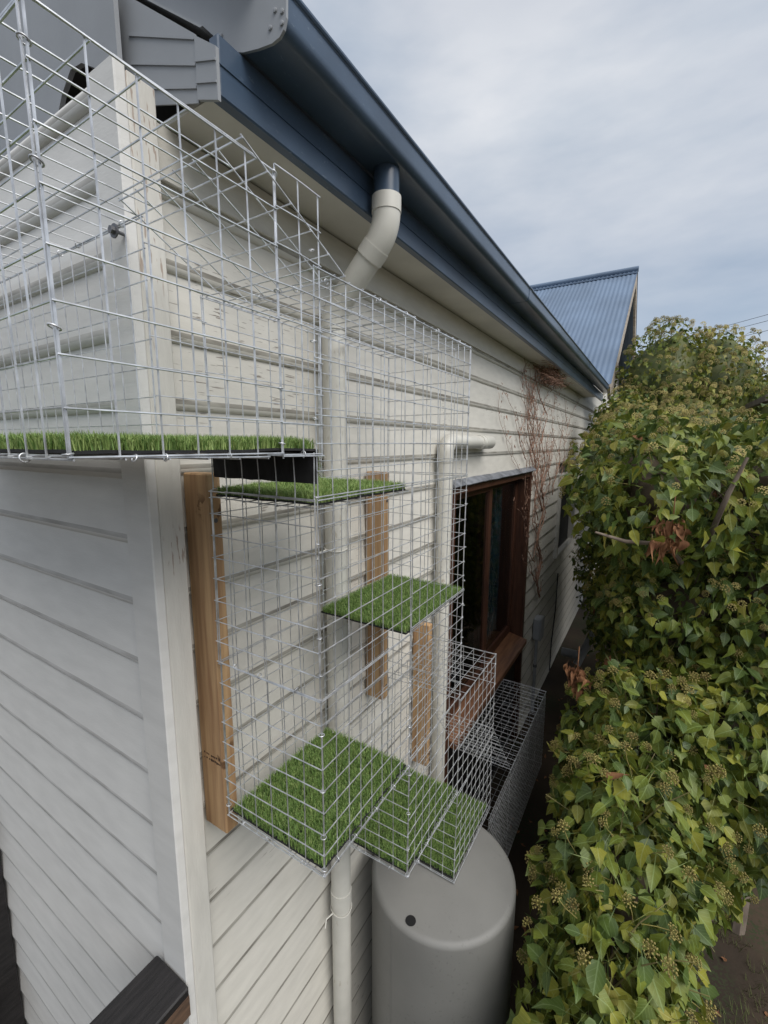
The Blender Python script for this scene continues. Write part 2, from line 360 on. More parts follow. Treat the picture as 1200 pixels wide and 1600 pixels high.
# barge: capping plate that ends like a gutter stop end, folded lower lip, ribbed corner piece
tp = math.tan(PITCH)
m = MB()
plate = [(0.176, 0.760), (0.205, 0.748), (0.245, 0.738), (0.281, 0.732), (0.300, 0.734), (0.311, 0.742), (0.3175, 0.758), (0.3195, 0.80), (0.322, 0.86), (-3.2, 0.86+3.522*tp), (-3.2, 0.776+3.357*tp), (0.157, 0.776)]
m.prism(plate, 'y', 0.140, 0.1455); barge = m.build('barge_capping', 'grey_metal', house)
m = MB(); m.prism([(0.157, 0.7755), (0.150, 0.7755), (-3.2, 0.776+3.35*tp), (-3.2, 0.776+3.357*tp)], 'y', 0.086, 0.1398); m.build('folded_lip', 'grey_metal', barge)
for x, z in ((0.292, 0.779), (0.279, 0.757), (0.145, 0.800), (0.309, 0.770), (0.308, 0.752)):
    m = MB(); m.lathe([(0.0045, 0), (0.004, 0.0025), (0.001, 0.003)], (0, 0), 10)
    v = [(x+p[0], 0.1395-p[2], z+p[1]) for p in m.v]; m.v = v; m.build('rivet', 'grey_metal', barge)
t18 = math.tan(math.radians(18))
def rake(x): return 0.697 - 0.327*x
m = MB(); m.prism([(-0.15, rake(-0.15)), (0.138, rake(0.138)), (0.138, 0.768), (-0.15, 0.984)], 'y', 0.0835, 0.0865); ep = m.build('boxed_eave_end', 'grey_metal', house)
m = MB(); m.prism([(0.140, 0.655), (0.1985, 0.634), (0.1985, 0.722), (0.140, 0.763)], 'y', 0.0795, 0.0865); m.build('corner_piece', 'grey_metal', ep)
for dz in (0.035, 0.082, 0.135):
    m = MB(); m.prism([(-0.074, rake(-0.074)+dz), (0.137, rake(0.137)+dz*0.82), (0.137, rake(0.137)+dz*0.82-0.005), (-0.074, rake(-0.074)+dz-0.005)], 'y', 0.0805, 0.0833); m.build('rib', 'grey_metal', ep)
for dz in (0.030, 0.066):
    m = MB(); m.prism([(0.1405, 0.655+dz), (0.198, 0.636+dz), (0.198, 0.632+dz), (0.1405, 0.651+dz)], 'y', 0.0768, 0.0793); m.build('rib', 'grey_metal', ep)
# gable sheet above the boards with the dark gap
m = MB(); m.prism([(-0.0765, 0.76), (-0.0765, 0.93), (-3.2, 0.93+3.12*tp), (-3.2, 0.78), (-0.35, 0.78), (-0.32, 0.815), (-0.27, 0.848), (-0.22, 0.842), (-0.13, 0.79)], 'y', 0.055, 0.065); m.build('gable_sheet', 'grey_metal', wall_gable, fix=True)
m = MB(); m.prism([(-2.8, 0.70), (0.155, 0.668), (0.155, 0.80), (-2.8, 0.80+2.95*tp)], 'y', 0.150, 0.16); m.build('eave_gap_shade', 'dark_inside', house)  # near-black sheet standing in for the shade inside the eave cavity
# main roof, corrugated, hidden above the gutter
def corrugated(x_of, n_across, a0, a1, up, name, parent, axis):
    m = MB(); vs_ = []; 
    for i in range(n_across+1):
        t = a0 + (a1-a0)*i/n_across; h_ = 0.009*math.cos(i*PI/2.0)
        for (q, z) in up:
            vs_.append((q, t, z+h_) if axis == 'y' else (t, q, z+h_))
    k = len(up)
    m.add(vs_, [(i*k+j, (i+1)*k+j, (i+1)*k+j+1, i*k+j+1) for i in range(n_across) for j in range(k-1)])
    return m.build(name, 'blue_roof', parent, smooth=True, sharp=None)
roof = corrugated(None, 360, 0.09, Y_END+1.0, [(0.25, 0.845), (-3.2, 0.845+3.45*tp)], 'roof', house, 'y')
corrugated(None, 360, 0.09, Y_END+1.0, [(-3.2, 0.846+3.45*tp), (-6.6, 0.846+0.05)], 'roof_slope', roof, 'y')
# cross wing at the back with its own gabled roof
XR, YB, ZB, YR, ZR = 0.336, 6.45, 0.83, 10.07, 3.44
corrugated(None, 300, -5.5, XR, [(YB, ZB), (YR, ZR)], 'cross_roof', house, 'x')
corrugated(None, 300, -5.5, XR, [(YR, ZR+0.001), (2*YR-YB, ZB)], 'cross_roof', house, 'x')
m = MB(); m.tube([(-5.5, YR, ZR+0.02), (XR+0.01, YR, ZR+0.02)], 0.055, 10); m.build('ridge_capping', 'blue_roof', house, smooth=True)
m = MB(); m.box(-5.5, XR, YR-0.17, YR-0.12, ZR-0.105, ZR-0.075); m.build('ridge_flashing', 'blue_roof', house)
m = MB(); m.prism([(YB, ZB-0.03), (YR, ZR-0.03), (2*YR-YB, ZB-0.03), (2*YR-YB-0.2, ZB-0.19), (YR, ZR-0.27), (YB+0.2, ZB-0.19)], 'x', XR-0.05, XR-0.01); m.build('barge_board', 'old_barge', house)
m = MB(); m.prism([(YB+0.1, 0.67), (2*YR-YB-0.1, 0.67), (2*YR-YB-0.1, ZB-0.05), (YR, ZR-0.12), (YB+0.1, ZB-0.05)], 'x', -0.12, -0.02); m.build('cross_wing_wall', 'cream', house)
m = MB(); m.box(-5.5, -0.13, YB, YB+0.08, -H, ZB-0.05); m.build('cross_wing_side', 'cream', house)

# --- big window
def window(Wd, label_low=True, deep=True):
    y0, y1, z0, z1 = Wd
    win = part_empty('window', house, (0, (y0+y1)/2, (z0+z1)/2))
    m = MB(); T = 0.055
    m.box(-0.14, 0.016, y0, y0+T, z0, z1-0.002); m.box(-0.14, 0.016, y1-T, y1, z0, z1-0.002); m.box(-0.139, 0.014, y0+T+0.0005, y1-T-0.0005, z1-T, z1-0.004)
    m.build('frame', 'redwood', win)
    return win
win = window(WIN)
y0, y1, z0, z1 = WIN; ZS = -1.76
m = MB(); m.prism([(-0.135, ZS), (-0.135, ZS-0.05), (0.062, ZS-0.085), (0.062, ZS-0.045)], 'y', y0+0.056, y1-0.056); m.build('sill', 'sill_wood', win, fix=True)
m = MB(); m.box(-0.06, -0.035, y0+0.056, y1-0.056, z0, ZS-0.09); m.build('lower_panel', 'dark_stain', win)  # near-black down to the base, painting in the darkness under the sill
def sash(ya, yb, x, zb, zt, wd=0.062):
    m = MB(); m.box(x-0.035, x, ya, ya+wd, zb, zt); m.box(x-0.035, x, yb-wd, yb, zb, zt); m.box(x-0.034, x-0.001, ya+wd, yb-wd, zt-wd*0.8, zt); m.box(x-0.034, x-0.001, ya+wd, yb-wd, zb, zb+wd*1.2)
    m.build('sash', 'redwood', win)
    m = MB(); m.box(x-0.021, x-0.016, ya+wd-0.002, yb-wd+0.002, zb+wd, zt-wd*0.7); m.build('pane', 'glass', win)
sash(y0+0.058, 2.60, -0.050, ZS+0.004, z1-0.058); sash(2.52, y1-0.058, -0.095, ZS+0.002, z1-0.060)
m = MB(); m.prism([(0.0, z1+0.03), (0.0, z1+0.001), (0.045, z1-0.006), (0.047, z1-0.002), (0.035, z1+0.012)], 'y', y0-0.03, y1+0.02, 26, 0.002); m.build('flashing', 'lead', win, fix=True)
m = MB(); Zr = -1.9      # room behind
m.add([(-0.17, y0-0.3, -2.4), (-0.17, y1+0.3, -2.4), (-0.17, y1+0.3, 0.2), (-0.17, y0-0.3, 0.2), (-2.2, y0-0.3, -2.4), (-2.2, y1+0.3, -2.4), (-2.2, y1+0.3, 0.2), (-2.2, y0-0.3, 0.2)], [(4,5,6,7),(0,4,7,3),(1,2,6,5),(0,1,5,4),(3,7,6,2)])
m.build('room', 'dark_inside', house)
for ya, yb, xx in ((1.76, 2.02, -0.20), (2.95, 3.42, -0.24)):
    m = MB(); vs_ = []; nn = 60
    for i in range(nn+1):
        y = ya+(yb-ya)*i/nn; x = xx+0.022*math.sin(i*0.95)+0.01*math.sin(i*0.37)
        vs_ += [(x, y, -1.74), (x*1.0, y, -0.27)]
    m.add(vs_, [(2*i, 2*i+2, 2*i+3, 2*i+1) for i in range(nn)]); tag(m.build('curtain', 'curtain', None, smooth=True, sharp=None), 'dark teal curtain hanging inside the redwood window, %s' % ('behind the wire mesh' if ya < 2 else 'beside the tangled white cords'), 'curtain', 'curtains in the window')
rng = random.Random(3); m = MB()
for s_ in range(16):
    p = Vector((-0.15, 2.80+rng.uniform(-.14, .14), -0.72+rng.uniform(-.1, .1))); pts = [p.copy()]
    for i in range(22):
        p = p + Vector((rng.uniform(-.006, .006), rng.uniform(-.04, .045), -0.033+rng.uniform(-.028, .02))); p.y = min(max(p.y, 2.62), 3.25); pts.append(p.copy())
    m.tube(pts, 0.0024, 4)
tag(m.build('hanging_cords', 'white_thread', None), 'tangle of thin white cords hanging inside the window pane', 'cords')
# small far window
y0, y1, z0, z1 = WIN2
w2 = part_empty('window', house, (0, (y0+y1)/2, (z0+z1)/2))
m = MB(); m.box(-0.1, 0.028, y0, y0+0.07, z0, z1); m.box(-0.1, 0.028, y1-0.07, y1, z0, z1); m.box(-0.099, 0.026, y0+0.0705, y1-0.0705, z1-0.07, z1-0.001); m.box(-0.1, 0.03, y0-0.002, y1+0.002, z0-0.035, z0-0.001); m.build('frame', 'cream_trim', w2)
m = MB(); m.box(-0.05, -0.045, y0+0.07, y1-0.07, z0, z1-0.07); m.build('pane', 'dark_inside', w2)

# ================================================================== PIPES
def arc(c, r, p0, p1, n=8):   # simple quadratic bend
    p0, c, p1 = Vector(p0), Vector(c), Vector(p1)
    return [p0*(1-t)**2 + c*2*t*(1-t) + p1*t*t for t in [i/n for i in range(n+1)]]
dp = thing('downpipe', 'cream downpipe dropping from the blue gutter, elbow to the wall behind the cage', 'downpipe', (0.052, 0.606, -H))
PY = 0.606
m = MB(); m.tube([(0.246, PY, 0.775), (0.246, PY, 0.66)], 0.036, 24); m.build('gutter_outlet', 'blue_metal', dp, smooth=True)
m = MB(); m.tube([(0.246, PY, 0.683), (0.246, PY, 0.642)], 0.0415, 28); m.build('collar', 'pvc', dp, smooth=True)
e0 = arc((0.246, PY, 0.595), 0, (0.246, PY, 0.645), (0.2108, PY, 0.5598))
m = MB(); m.tube(e0, 0.0395, 28); m.build('elbow', 'pvc', dp, smooth=True)
d = (e0[-1]-Vector((0.246, PY, 0.595))).normalized()
m = MB(); m.tube([e0[-1]-d*0.004, e0[-1]+d*0.034], 0.0415, 28); m.build('collar', 'pvc', dp, smooth=True)
q1 = Vector((0.085, PY, 0.434)); 
m = MB(); m.tube([e0[-1], q1], 0.0375, 28); m.build('pipe', 'pvc', dp, smooth=True)
m = MB(); m.tube(arc((0.052, PY, 0.401), 0, q1, (0.052, PY, 0.352)), 0.0405, 28); m.build('elbow', 'pvc', dp, smooth=True)
m = MB(); m.tube([(0.052, PY, 0.36), (0.052, PY, 0.0), (0.052, PY, -1.72)], 0.0375, 28); m.build('pipe', 'pvc', dp, smooth=True)
m = MB(); m.tube([(0.052, PY, -1.70), (0.052, PY, -1.76)], 0.0405, 28); m.build('joiner', 'pvc', dp, smooth=True)
m = MB(); m.tube([(0.052, PY, -1.75), (0.052, PY, -2.86)], 0.0372, 28); m.build('pipe', 'pvc', dp, smooth=True)
for zz in (-1.78, -0.35):
    m = MB(); m.tube([(0.052+0.0405*math.cos(a), PY+0.0405*math.sin(a), zz+0.004*math.sin(a*2)) for a in [2*PI*i/20 for i in range(21)]], 0.0022, 5); m.build('tie_wire', 'pvc', dp)
    m = MB(); m.tube([(0.04, PY-0.04, zz), (0.03, PY-0.065, zz-0.006), (0.036, PY-0.08, zz-0.025), (0.03, PY-0.072, zz-0.03)], 0.003, 5); m.build('tie_end', 'pvc', dp)
ep2 = thing('bent_wall_pipe', 'cream pipe standing beside the redwood window, bent sideways over its top', 'pipe', (0.05, 1.515, -H))
Q = 1.505; Zt = 0.012
m = MB(); m.tube([(0.05, Q, -2.86), (0.05, Q, -1.2), (0.05, Q, -0.055)], 0.037, 24); m.build('pipe', 'pvc', ep2, smooth=True)
m = MB(); m.tube([(0.05, Q, -0.09)] + arc((0.05, Q, Zt), 0, (0.05, Q, -0.055), (0.05, Q+0.07, Zt), 10) + [(0.05, Q+0.11, Zt)], 0.0405, 24); m.build('elbow', 'pvc', ep2, smooth=True)
m = MB(); m.tube([(0.05, Q+0.10, Zt), (0.05, 2.06, Zt)], 0.037, 24); m.build('pipe', 'pvc', ep2, smooth=True)
m = MB(); m.tube([(0.05, 1.98, Zt), (0.05, 2.03, Zt), (0.05, 2.18, Zt), (0.05, 2.205, Zt)], [0.041, 0.041, 0.0405, 0.031], 24); m.build('end_cap', 'pvc', ep2, smooth=True, sharp=60)
m = MB(); m.tube([(0.05, 2.032, Zt), (0.05, 2.043, Zt)], 0.0425, 24); m.build('rim', 'pvc', ep2, smooth=True)
jb = thing('meter_box', 'small grey electrical box with conduit on the wall past the redwood window', 'electrical box', (0.03, 4.05, -H))
m = MB(); m.cbox(0.001, 0.075, 3.98, 4.13, -2.03, -1.80, 0.006); m.build('box', 'conduit', jb)
m = MB(); m.cbox(0.0752, 0.083, 3.975, 4.135, -2.035, -1.795, 0.003); m.build('lid', 'conduit', jb)
m = MB(); m.tube([(0.03, 4.05, -2.03), (0.03, 4.05, -2.88)], 0.0165, 12); m.build('conduit', 'conduit', jb, smooth=True)
m = MB(); m.tube([(0.03, 4.05, -2.33), (0.03, 4.05, -2.36)], 0.020, 12); m.build('saddle', 'zinc_dark', jb, smooth=True)
m = MB(); m.tube([(0.012, 5.2, -1.62), (0.014, 5.18, -2.1), (0.012, 5.05, -2.5), (0.02, 5.0, -2.85)], 0.008, 6); tag(m.build('black_hose', 'cable', None, smooth=True), 'thin black hose hanging down the wall below the ivy', 'hose')
lp = thing('drain_pipe', 'pale drain pipe lying in the dark gap between wall and ivy', 'pipe', (0.32, 5.0, -H))
m = MB(); m.tube([(0.62, 5.4, -1.9), (0.33, 5.0, -2.68)], 0.045, 16); m.build('pipe', 'conduit', lp, smooth=True)
m = MB(); m.tube([(0.15, 5.0, -2.55), (0.36, 5.0, -2.55)], 0.05, 16); m.build('socket', 'conduit', lp, smooth=True)

# ================================================================== TIMBER BATTENS
def batten(label, y, z0, z1, x1=0.088, wdt=0.039, tilt=0.0):
    o = thing('timber_batten', label, 'timber batten', (0.04, y+wdt/2, z0), 'pine battens screwed to the wall')
    m = MB(); m.cbox(0.002, x1, y, y+wdt, z0, z1, 0.0035)
    for i, p in enumerate(m.v): m.v[i] = (p[0], p[1] + tilt*(p[2]-z0), p[2])
    m.build('timber', 'pine', o)
    for zz in (z1-0.11, z0+0.06):
        s = MB(); s.lathe([(0.0055, 0), (0.0055, 0.0012), (0.0025, 0.0014), (0.0022, 0.0004)], (0, 0), 12)
        s.v = [(x1+0.0005+p[2], y+wdt/2+tilt*(zz-z0)+p[0], zz+p[1]) for p in s.v]; s.build('screw', 'zinc_dark', o)
    return o
lb = batten('long pine batten with a dark knot, beside the white corner board', 0.0865, -1.000, -0.068)
st_r = random.Random(9)
for row, zz in ((0, -0.790), (1, -0.803)):
    m = MB(); xx = 0.016
    while xx < 0.075:
        wd = st_r.uniform(0.002, 0.006)
        if st_r.random() < 0.8: m.box(xx, xx+wd, 0.0859, 0.0864, zz-st_r.uniform(.001, .004), zz+st_r.uniform(.001, .004))
        xx += wd+st_r.uniform(.0008, .003)
    m.build('ink_stamp', 'stamp_ink', lb)['kind'] = 'stuff'
batten('pine batten standing behind the middle grass shelf, next to the downpipe', 0.856, -1.035, -0.105)
batten('short pine batten below the middle grass shelf, beside the bent pipe', 1.272, -1.62, -0.865)

# ================================================================== WIRE CAGE
cage = thing('cat_enclosure', 'galvanised wire mesh cat enclosure stepping down along the house wall', 'cat enclosure', (0.26, 0.5, -1.0))
WR = 0.00128
wr = random.Random(11)
def panel(o, u, v, nu, nv, r=WR, nrm=None, jit=0.0015):
    """welded mesh: o corner, u and v edge vectors, nu and nv cells"""
    o, u, v = Vector(o), Vector(u), Vector(v); nn = u.cross(v).normalized()
    m = MB(); du, dv = u.normalized(), v.normalized(); ex = 0.003
    wob = [wr.uniform(0, 6.28) for _ in range(4)]
    def bend(p, a, b_):
        return p + nn*(0.0028*math.sin(3.1*a+wob[0])*math.sin(2.7*b_+wob[1]))
    S = 5
    for i in range(nu+1):
        rr = r*1.12 if i in (0, nu) else r; j = wr.uniform(-jit, jit); j2 = wr.uniform(-jit, jit)
        m.tube([bend(o + u*(i/nu) + du*(j+(j2-j)*t) + v*t + dv*(-ex if t == 0 else ex if t == 1 else 0), i/nu, t) for t in [k/S for k in range(S+1)]], rr, 5)
    for i in range(nv+1):
        rr = r*1.12 if i in (0, nv) else r; j = wr.uniform(-jit, jit); j2 = wr.uniform(-jit, jit)
        m.tube([bend(o + v*(i/nv) + dv*(j+(j2-j)*t) + u*t + nn*2*r + du*(-ex if t == 0 else ex if t == 1 else 0), t, i/nv) for t in [k/S for k in range(S+1)]], rr, 5)
    return m.build('wire_panel', 'zinc', cage, smooth=True, sharp=60)
XO, XI = 0.414, 0.106
# upper section wrapping the corner
panel((XO, -0.318, -0.016), (0, 0.314, 0), (0, 0, 0.428), 6, 8)
panel((XO+0.001, 0.000, -0.022), (0, 0.101, 0), (0, 0, 0.442), 2, 8)
panel((XO-0.005, -0.3195, -0.016), (-0.86, 0, 0), (0, 0, 0.428), 16, 8)
panel((XO-0.87, -0.3195, -0.016), (-0.42, 0, 0), (0, 0, 0.428), 8, 8)
panel((0.113, -0.036, -0.016), (-1.0, 0, 0), (0, 0, 0.424), 19, 8)
panel((XI, -0.032, -0.018), (0, 0.125, 0), (0, 0, 0.385), 2, 7)
panel((XO, -0.318, -0.0185), (-1.26, 0, 0), (0, 0.282, 0), 24, 5)
panel((XO, -0.032, -0.0185), (-0.305, 0, 0), (0, 0.13, 0), 6, 3)
panel((XO, -0.318, 0.414), (-1.26, 0, 0), (0, 0.282, 0), 24, 5)
panel((XO+0.006, -0.066, 0.426), (-0.318, 0, 0), (0, 0.234, -0.114), 6, 5)
# tall section
panel((XI+0.002, 0.083, -0.925), (0.305, 0, 0), (0, 0, 0.409), 6, 8)
panel((XI, 0.081, -0.511), (0.307, 0, 0), (0, 0, 0.405), 6, 8)
panel((XI+0.06, 0.079, -0.104), (0.247, 0, 0), (0, 0, 0.085), 5, 1)
for (ya, yb, za, zb, nu, nv) in ((0.085, 0.466, -0.925, -0.516, 8, 8), (0.085, 0.466, -0.512, -0.105, 8, 8), (0.088, 0.466, -0.10, 0.305, 8, 8),
                                 (0.470, 0.857, -1.300, -0.905, 8, 8), (0.470, 0.857, -0.900, -0.505, 8, 8), (0.470, 0.855, -0.500, -0.105, 8, 8), (0.470, 0.850, -0.10, 0.304, 8, 8)):
    panel((XO, ya, za), (0, yb-ya, 0), (0, 0, zb-za), nu, nv)
    if za > -1.2: panel((XI, ya, za), (0, yb-ya, 0), (0, 0, zb-za), nu, nv)
panel((XI, 0.470, -1.30), (0, 0.387, 0), (0, 0, 0.395), 8, 8)
panel((XI, 0.10, 0.3065), (0.308, 0, 0), (0, 0.365, 0), 6, 8)
panel((XI, 0.468, 0.305), (0.308, 0, 0), (0, 0.380, 0), 6, 8)
for za, zb in ((-0.10, 0.303), (-0.50, -0.105), (-0.90, -0.505)): panel((XI, 0.857, za), (0.308, 0, 0), (0, 0, zb-za), 6, 8)
panel((XI, 0.468, -1.300), (0.308, 0, 0), (0, 0, 0.375), 6, 8)
panel((XI, 0.085, -0.927), (0.308, 0, 0), (0, 0.381, 0), 6, 8)
panel((XI, 0.470, -1.302), (0.308, 0, 0), (0, 0.387, 0), 6, 8)
# shelf supports
panel((XI, 0.086, -0.122), (0.306, 0, 0), (0, 0.36, 0), 6, 7); panel((XI, 0.470, -0.519), (0.306, 0, 0), (0, 0.385, 0), 6, 8)
# lower steps
panel((XI, 0.861, -1.700), (0.308, 0, 0), (0, 0, 0.395), 6, 8)
panel((XO, 0.861, -1.700), (0, 0.424, 0), (0, 0, 0.385), 8, 8); panel((XO, 0.861, -1.312), (0, 0.424, 0), (0, 0, 0.384), 8, 8)
panel((XI, 0.861, -0.928), (0.308, 0, 0), (0, 0.424, 0), 6, 8); panel((XI, 0.861, -1.702), (0.308, 0, 0), (0, 0.424, 0), 6, 8)
panel((XI, 0.861, -1.70), (0, 0.424, 0), (0, 0, 0.772), 8, 15); panel((XI, 1.287, -1.07), (0.308, 0, 0), (0, 0, 0.142), 6, 3)
# low run beyond the steps, behind the tank
panel((XO, 1.290, -2.34), (0, 0.365, 0), (0, 0, 0.575), 14, 20, r=0.0011); panel((XO, 1.658, -2.34), (0, 0.907, 0), (0, 0, 0.575), 34, 20, r=0.0011)
panel((XI, 1.658, -1.765), (0.308, 0, 0), (0, 0.907, 0), 7, 22); panel((XI, 2.567, -2.34), (0.308, 0, 0), (0, 0, 0.575), 6, 12)
panel((XI, 1.290, -2.342), (0.308, 0, 0), (0, 1.275, 0), 6, 24); panel((XI, 1.290, -1.30), (0.308, 0, 0), (0, 0.365, -0.46), 6, 10)
# hog rings clamping the panels
ring = MB(); ring.tube([(0.0062*math.cos(2*PI*i/12), 0.0062*math.sin(2*PI*i/12), 0.0012*math.sin(2*PI*i/12)) for i in range(13)], 0.00125, 5, cap=False)
ring_me = ring.mesh('hog_ring', 'zinc', smooth=True)
rr = random.Random(5)
def hog(x, y, z, ax):
    q = Vector(ax).to_track_quat('Z', 'Y'); e = q.to_euler(); place('hog_ring', ring_me, cage, (x, y, z), (q.to_matrix() @ Matrix.Rotation(rr.uniform(-.35, .35), 3, 'X')).to_quaternion(), rr.uniform(0.7, 0.95))
for z in (0.375, 0.272, 0.118, -0.012): hog(XO-0.003, -0.319, z, (0, 0, 1))
for z in (0.41, 0.24, 0.09, 0.0): hog(XO, -0.002, z, (0, 0, 1))
for z in (0.33, 0.18, 0.045, -0.1, -0.19, -0.27, -0.38, -0.46, -0.59, -0.72, -0.83, -0.91): hog(XO, 0.084, z, (0, 0, 1))
for y in (-0.25, -0.21, -0.11, 0.05): hog(XO, y, -0.018, (0, 1, 0))
for x in (0.3, 0.15, 0.02, -0.2): hog(x, -0.319, -0.018, (1, 0, 0))
for z in (-0.52, -0.66, -0.8, -0.95, -1.08, -1.2, -1.29): hog(XO, 0.468, z, (0, 0, 1))
for y in (0.13, 0.2, 0.29, 0.38, 0.44): hog(XO, y, -0.926, (0, 1, 0)); hog(XO, y+0.4, -1.301, (0, 1, 0))
for z in (-0.2, -0.35, -0.47, -0.56, -0.68): hog(XO, 0.858, z, (0, 0, 1))
for x in (0.16, 0.24, 0.35): hog(x, 0.084, -0.926, (1, 0, 0)); hog(x, 0.082, -0.51, (1, 0, 0)); hog(x, 0.468, -1.302, (1, 0, 0))
for x in (0.20, 0.30, 0.38): hog(x, 0.165, 0.309, (1, 0, 0))
for y in (0.3, 0.42, 0.6, 0.75): hog(XO, y, 0.306, (0, 1, 0)); hog(XI, y, 0.306, (0, 1, 0))
for z in (-0.12, -0.52, -0.9): hog(XI, 0.084, z, (0, 0, 1))
for x in (0.05, -0.12, -0.2): hog(x, -0.036, 0.411, (1, 0, 0))
# coach bolt and washer holding the upper section to the corner board
cb = MB(); cb.tube([(0.030, -0.021, 0.402), (0.030, -0.045, 0.402)], 0.0035, 8); cb.tube([(0.030, -0.039, 0.402), (0.030, -0.042, 0.402)], 0.013, 14); cb.tube([(0.030, -0.042, 0.402), (0.030, -0.049, 0.402)], 0.0075, 6)
cb.build('bolt_and_washer', 'zinc_dark', cage)

# ================================================================== TURF MATS
def turf_mat(label, x0, x1, y0, y1, z, dens, h=0.024, flap=None, seed=0, edge_in=0.0005, tip=0.33):
    r = random.Random(seed)
    o = thing('turf_mat', label, 'artificial turf', ((x0+x1)/2, (y0+y1)/2, z), 'artificial grass mats in the enclosure')
    m = MB(); nx, ny = 12, 12; vs_ = []
    def zz(x, y): return z + 0.0025*noise.noise(Vector((x*14, y*14, seed)))
    for lv in (0, 1):
        for j in range(ny+1):
            for i in range(nx+1):
                x, y = x0+(x1-x0)*i/nx, y0+(y1-y0)*j/ny; vs_.append((x, y, zz(x, y)+0.004*lv))
    K = (nx+1)*(ny+1); F = []
    for j in range(ny):
        for i in range(nx):
            a = j*(nx+1)+i; F += [(a, a+nx+1, a+nx+2, a+1), (K+a, K+a+1, K+a+nx+2, K+a+nx+1)]
    per = [i for i in range(nx)] + [nx+(nx+1)*j for j in range(ny)] + [K-1-i for i in range(nx)] + [(nx+1)*(ny-j) for j in range(ny)]
    F += [(per[i], per[(i+1) % len(per)], K+per[(i+1) % len(per)], K+per[i]) for i in range(len(per))]
    m.add(vs_, F); m.build('backing', 'black_backing', o)
    if flap:       # end of the mat bent down
        yf, zf = flap; f = MB(); S = 10
        top = [(x0+0.0+(x1-x0)*i/S, yf+0.003*r.uniform(-1, 1), z+0.002) for i in range(S+1)]; bot = [(p[0], yf+0.001*r.uniform(-1, 1), z+zf+0.001*r.uniform(-1, 1)) for p in top]
        f.add(top+bot+[(p[0], p[1]+0.004, p[2]) for p in top+bot], [(i, S+1+i, S+2+i, i+1) for i in range(S)] + [(2*S+2+i, 2*S+3+i, 3*S+4+i, 3*S+3+i) for i in range(S)] + [(S+1+i, 3*S+3+i, 3*S+4+i, S+2+i) for i in range(S)])
        f.build('bent_flap', 'black_backing', o)
    B = MB(); cnt = int(dens*(x1-x0)*(y1-y0))
    def blade(px, py, pz, nrm=None):
        a = r.uniform(0, 2*PI); L_ = h*r.uniform(0.62, 1.12); wd = r.uniform(0.00055, 0.00095); ln = r.uniform(0.15, 0.75)
        dx, dy = math.cos(a), math.sin(a); sx, sy = -dy*wd, dx*wd; B.cur = 1 if r.random() < tip else 0
        if nrm is None:
            m1 = (px+dx*L_*ln*0.35, py+dy*L_*ln*0.35, pz+L_*0.6); t = (px+dx*L_*ln, py+dy*L_*ln, pz+L_*(1.05-0.45*ln))
        else:
            m1 = (px+dx*L_*ln*0.3, py+L_*0.5, pz+dy*L_*ln*0.3); t = (px+dx*L_*ln*.7, py+L_*0.8, pz+dy*L_*ln*.7-0.004)
        B.add([(px-sx, py-sy, pz), (px+sx, py+sy, pz), (m1[0]+sx*.8, m1[1]+sy*.8, m1[2]), (m1[0]-sx*.8, m1[1]-sy*.8, m1[2]), t], [(0, 1, 2, 3), (3, 2, 4)])
    for _ in range(cnt):
        # tufts in slightly uneven rows
        px, py = r.uniform(x0+edge_in, x1-edge_in), r.uniform(y0+edge_in, y1-edge_in)
        px += 0.003*noise.noise(Vector((px*60, py*60, 1)))
        blade(px, py, zz(px, py)+0.0035)
    if flap:
        for _ in range(int(dens*(x1-x0)*abs(flap[1])*0.8)): blade(r.uniform(x0+.004, x1-.004), flap[0]+0.004, z+r.uniform(flap[1]+.004, 0), 1)
    p = B.build('grass_pile', ['turf', 'turf_tip'], o); p['kind'] = 'stuff'
    return o
turf_mat('long artificial grass mat on the topmost cage floor, its end flap bent down', 0.112, 0.410, -0.312, 0.088, -0.0125, 230000, flap=(0.090, -0.062), seed=1, tip=0.62)
turf_mat('artificial grass mat lining the topmost cage floor along the gable wall', -0.80, 0.111, -0.312, -0.042, -0.0125, 120000, seed=2, tip=0.62)
turf_mat('artificial grass mat on the shelf just under the topmost cage floor', 0.112, 0.408, 0.092, 0.440, -0.117, 170000, seed=3, tip=0.62)
turf_mat('artificial grass mat on the middle shelf in front of the pine batten', 0.112, 0.410, 0.448, 0.868, -0.514, 170000, h=0.02, seed=4)
turf_mat('artificial grass mat on the first step, beside the long pine batten', 0.112, 0.408, 0.090, 0.462, -0.922, 190000, h=0.019, seed=5)
turf_mat('artificial grass mat on the second step, overhanging the grey tank', 0.112, 0.408, 0.476, 0.852, -1.297, 170000, h=0.019, seed=6)
turf_mat('artificial grass mat on the lowest step, resting above the grey tank', 0.112, 0.408, 0.867, 1.278, -1.697, 150000, h=0.019, seed=7)

# ================================================================== TANK
tk = thing('water_tank', 'round grey plastic water tank with a domed edge and a small hole', 'water tank', (0.345, 0.905, -H))
R_, zt = 0.290, -1.712; prof = [(R_-0.004, -H+0.005), (R_, -H+0.03), (R_, -2.2)]
prof += [(R_, zt-0.05)] + [(R_-0.022+0.022*math.cos(a), zt-0.022+0.022*math.sin(a)) for a in [PI/2*i/9 for i in range(10)]] + [(0.2, zt+0.002), (0.1, zt+0.003), (0.01, zt+0.003)]
m = MB(); m.lathe(prof, (0.345, 0.905), 96); m.build('body', 'tank', tk, smooth=True, sharp=60)
m = MB(); m.lathe([(0.019, zt+0.0008), (0.019, zt+0.0016), (0.0178, zt+0.0018), (0.017, zt-0.02)], (0.332, 0.653), 24)
for i, p in enumerate(m.v): m.v[i] = (p[0], p[1], p[2]+0.0006)
m.build('hole', 'black_hole', tk, smooth=False)
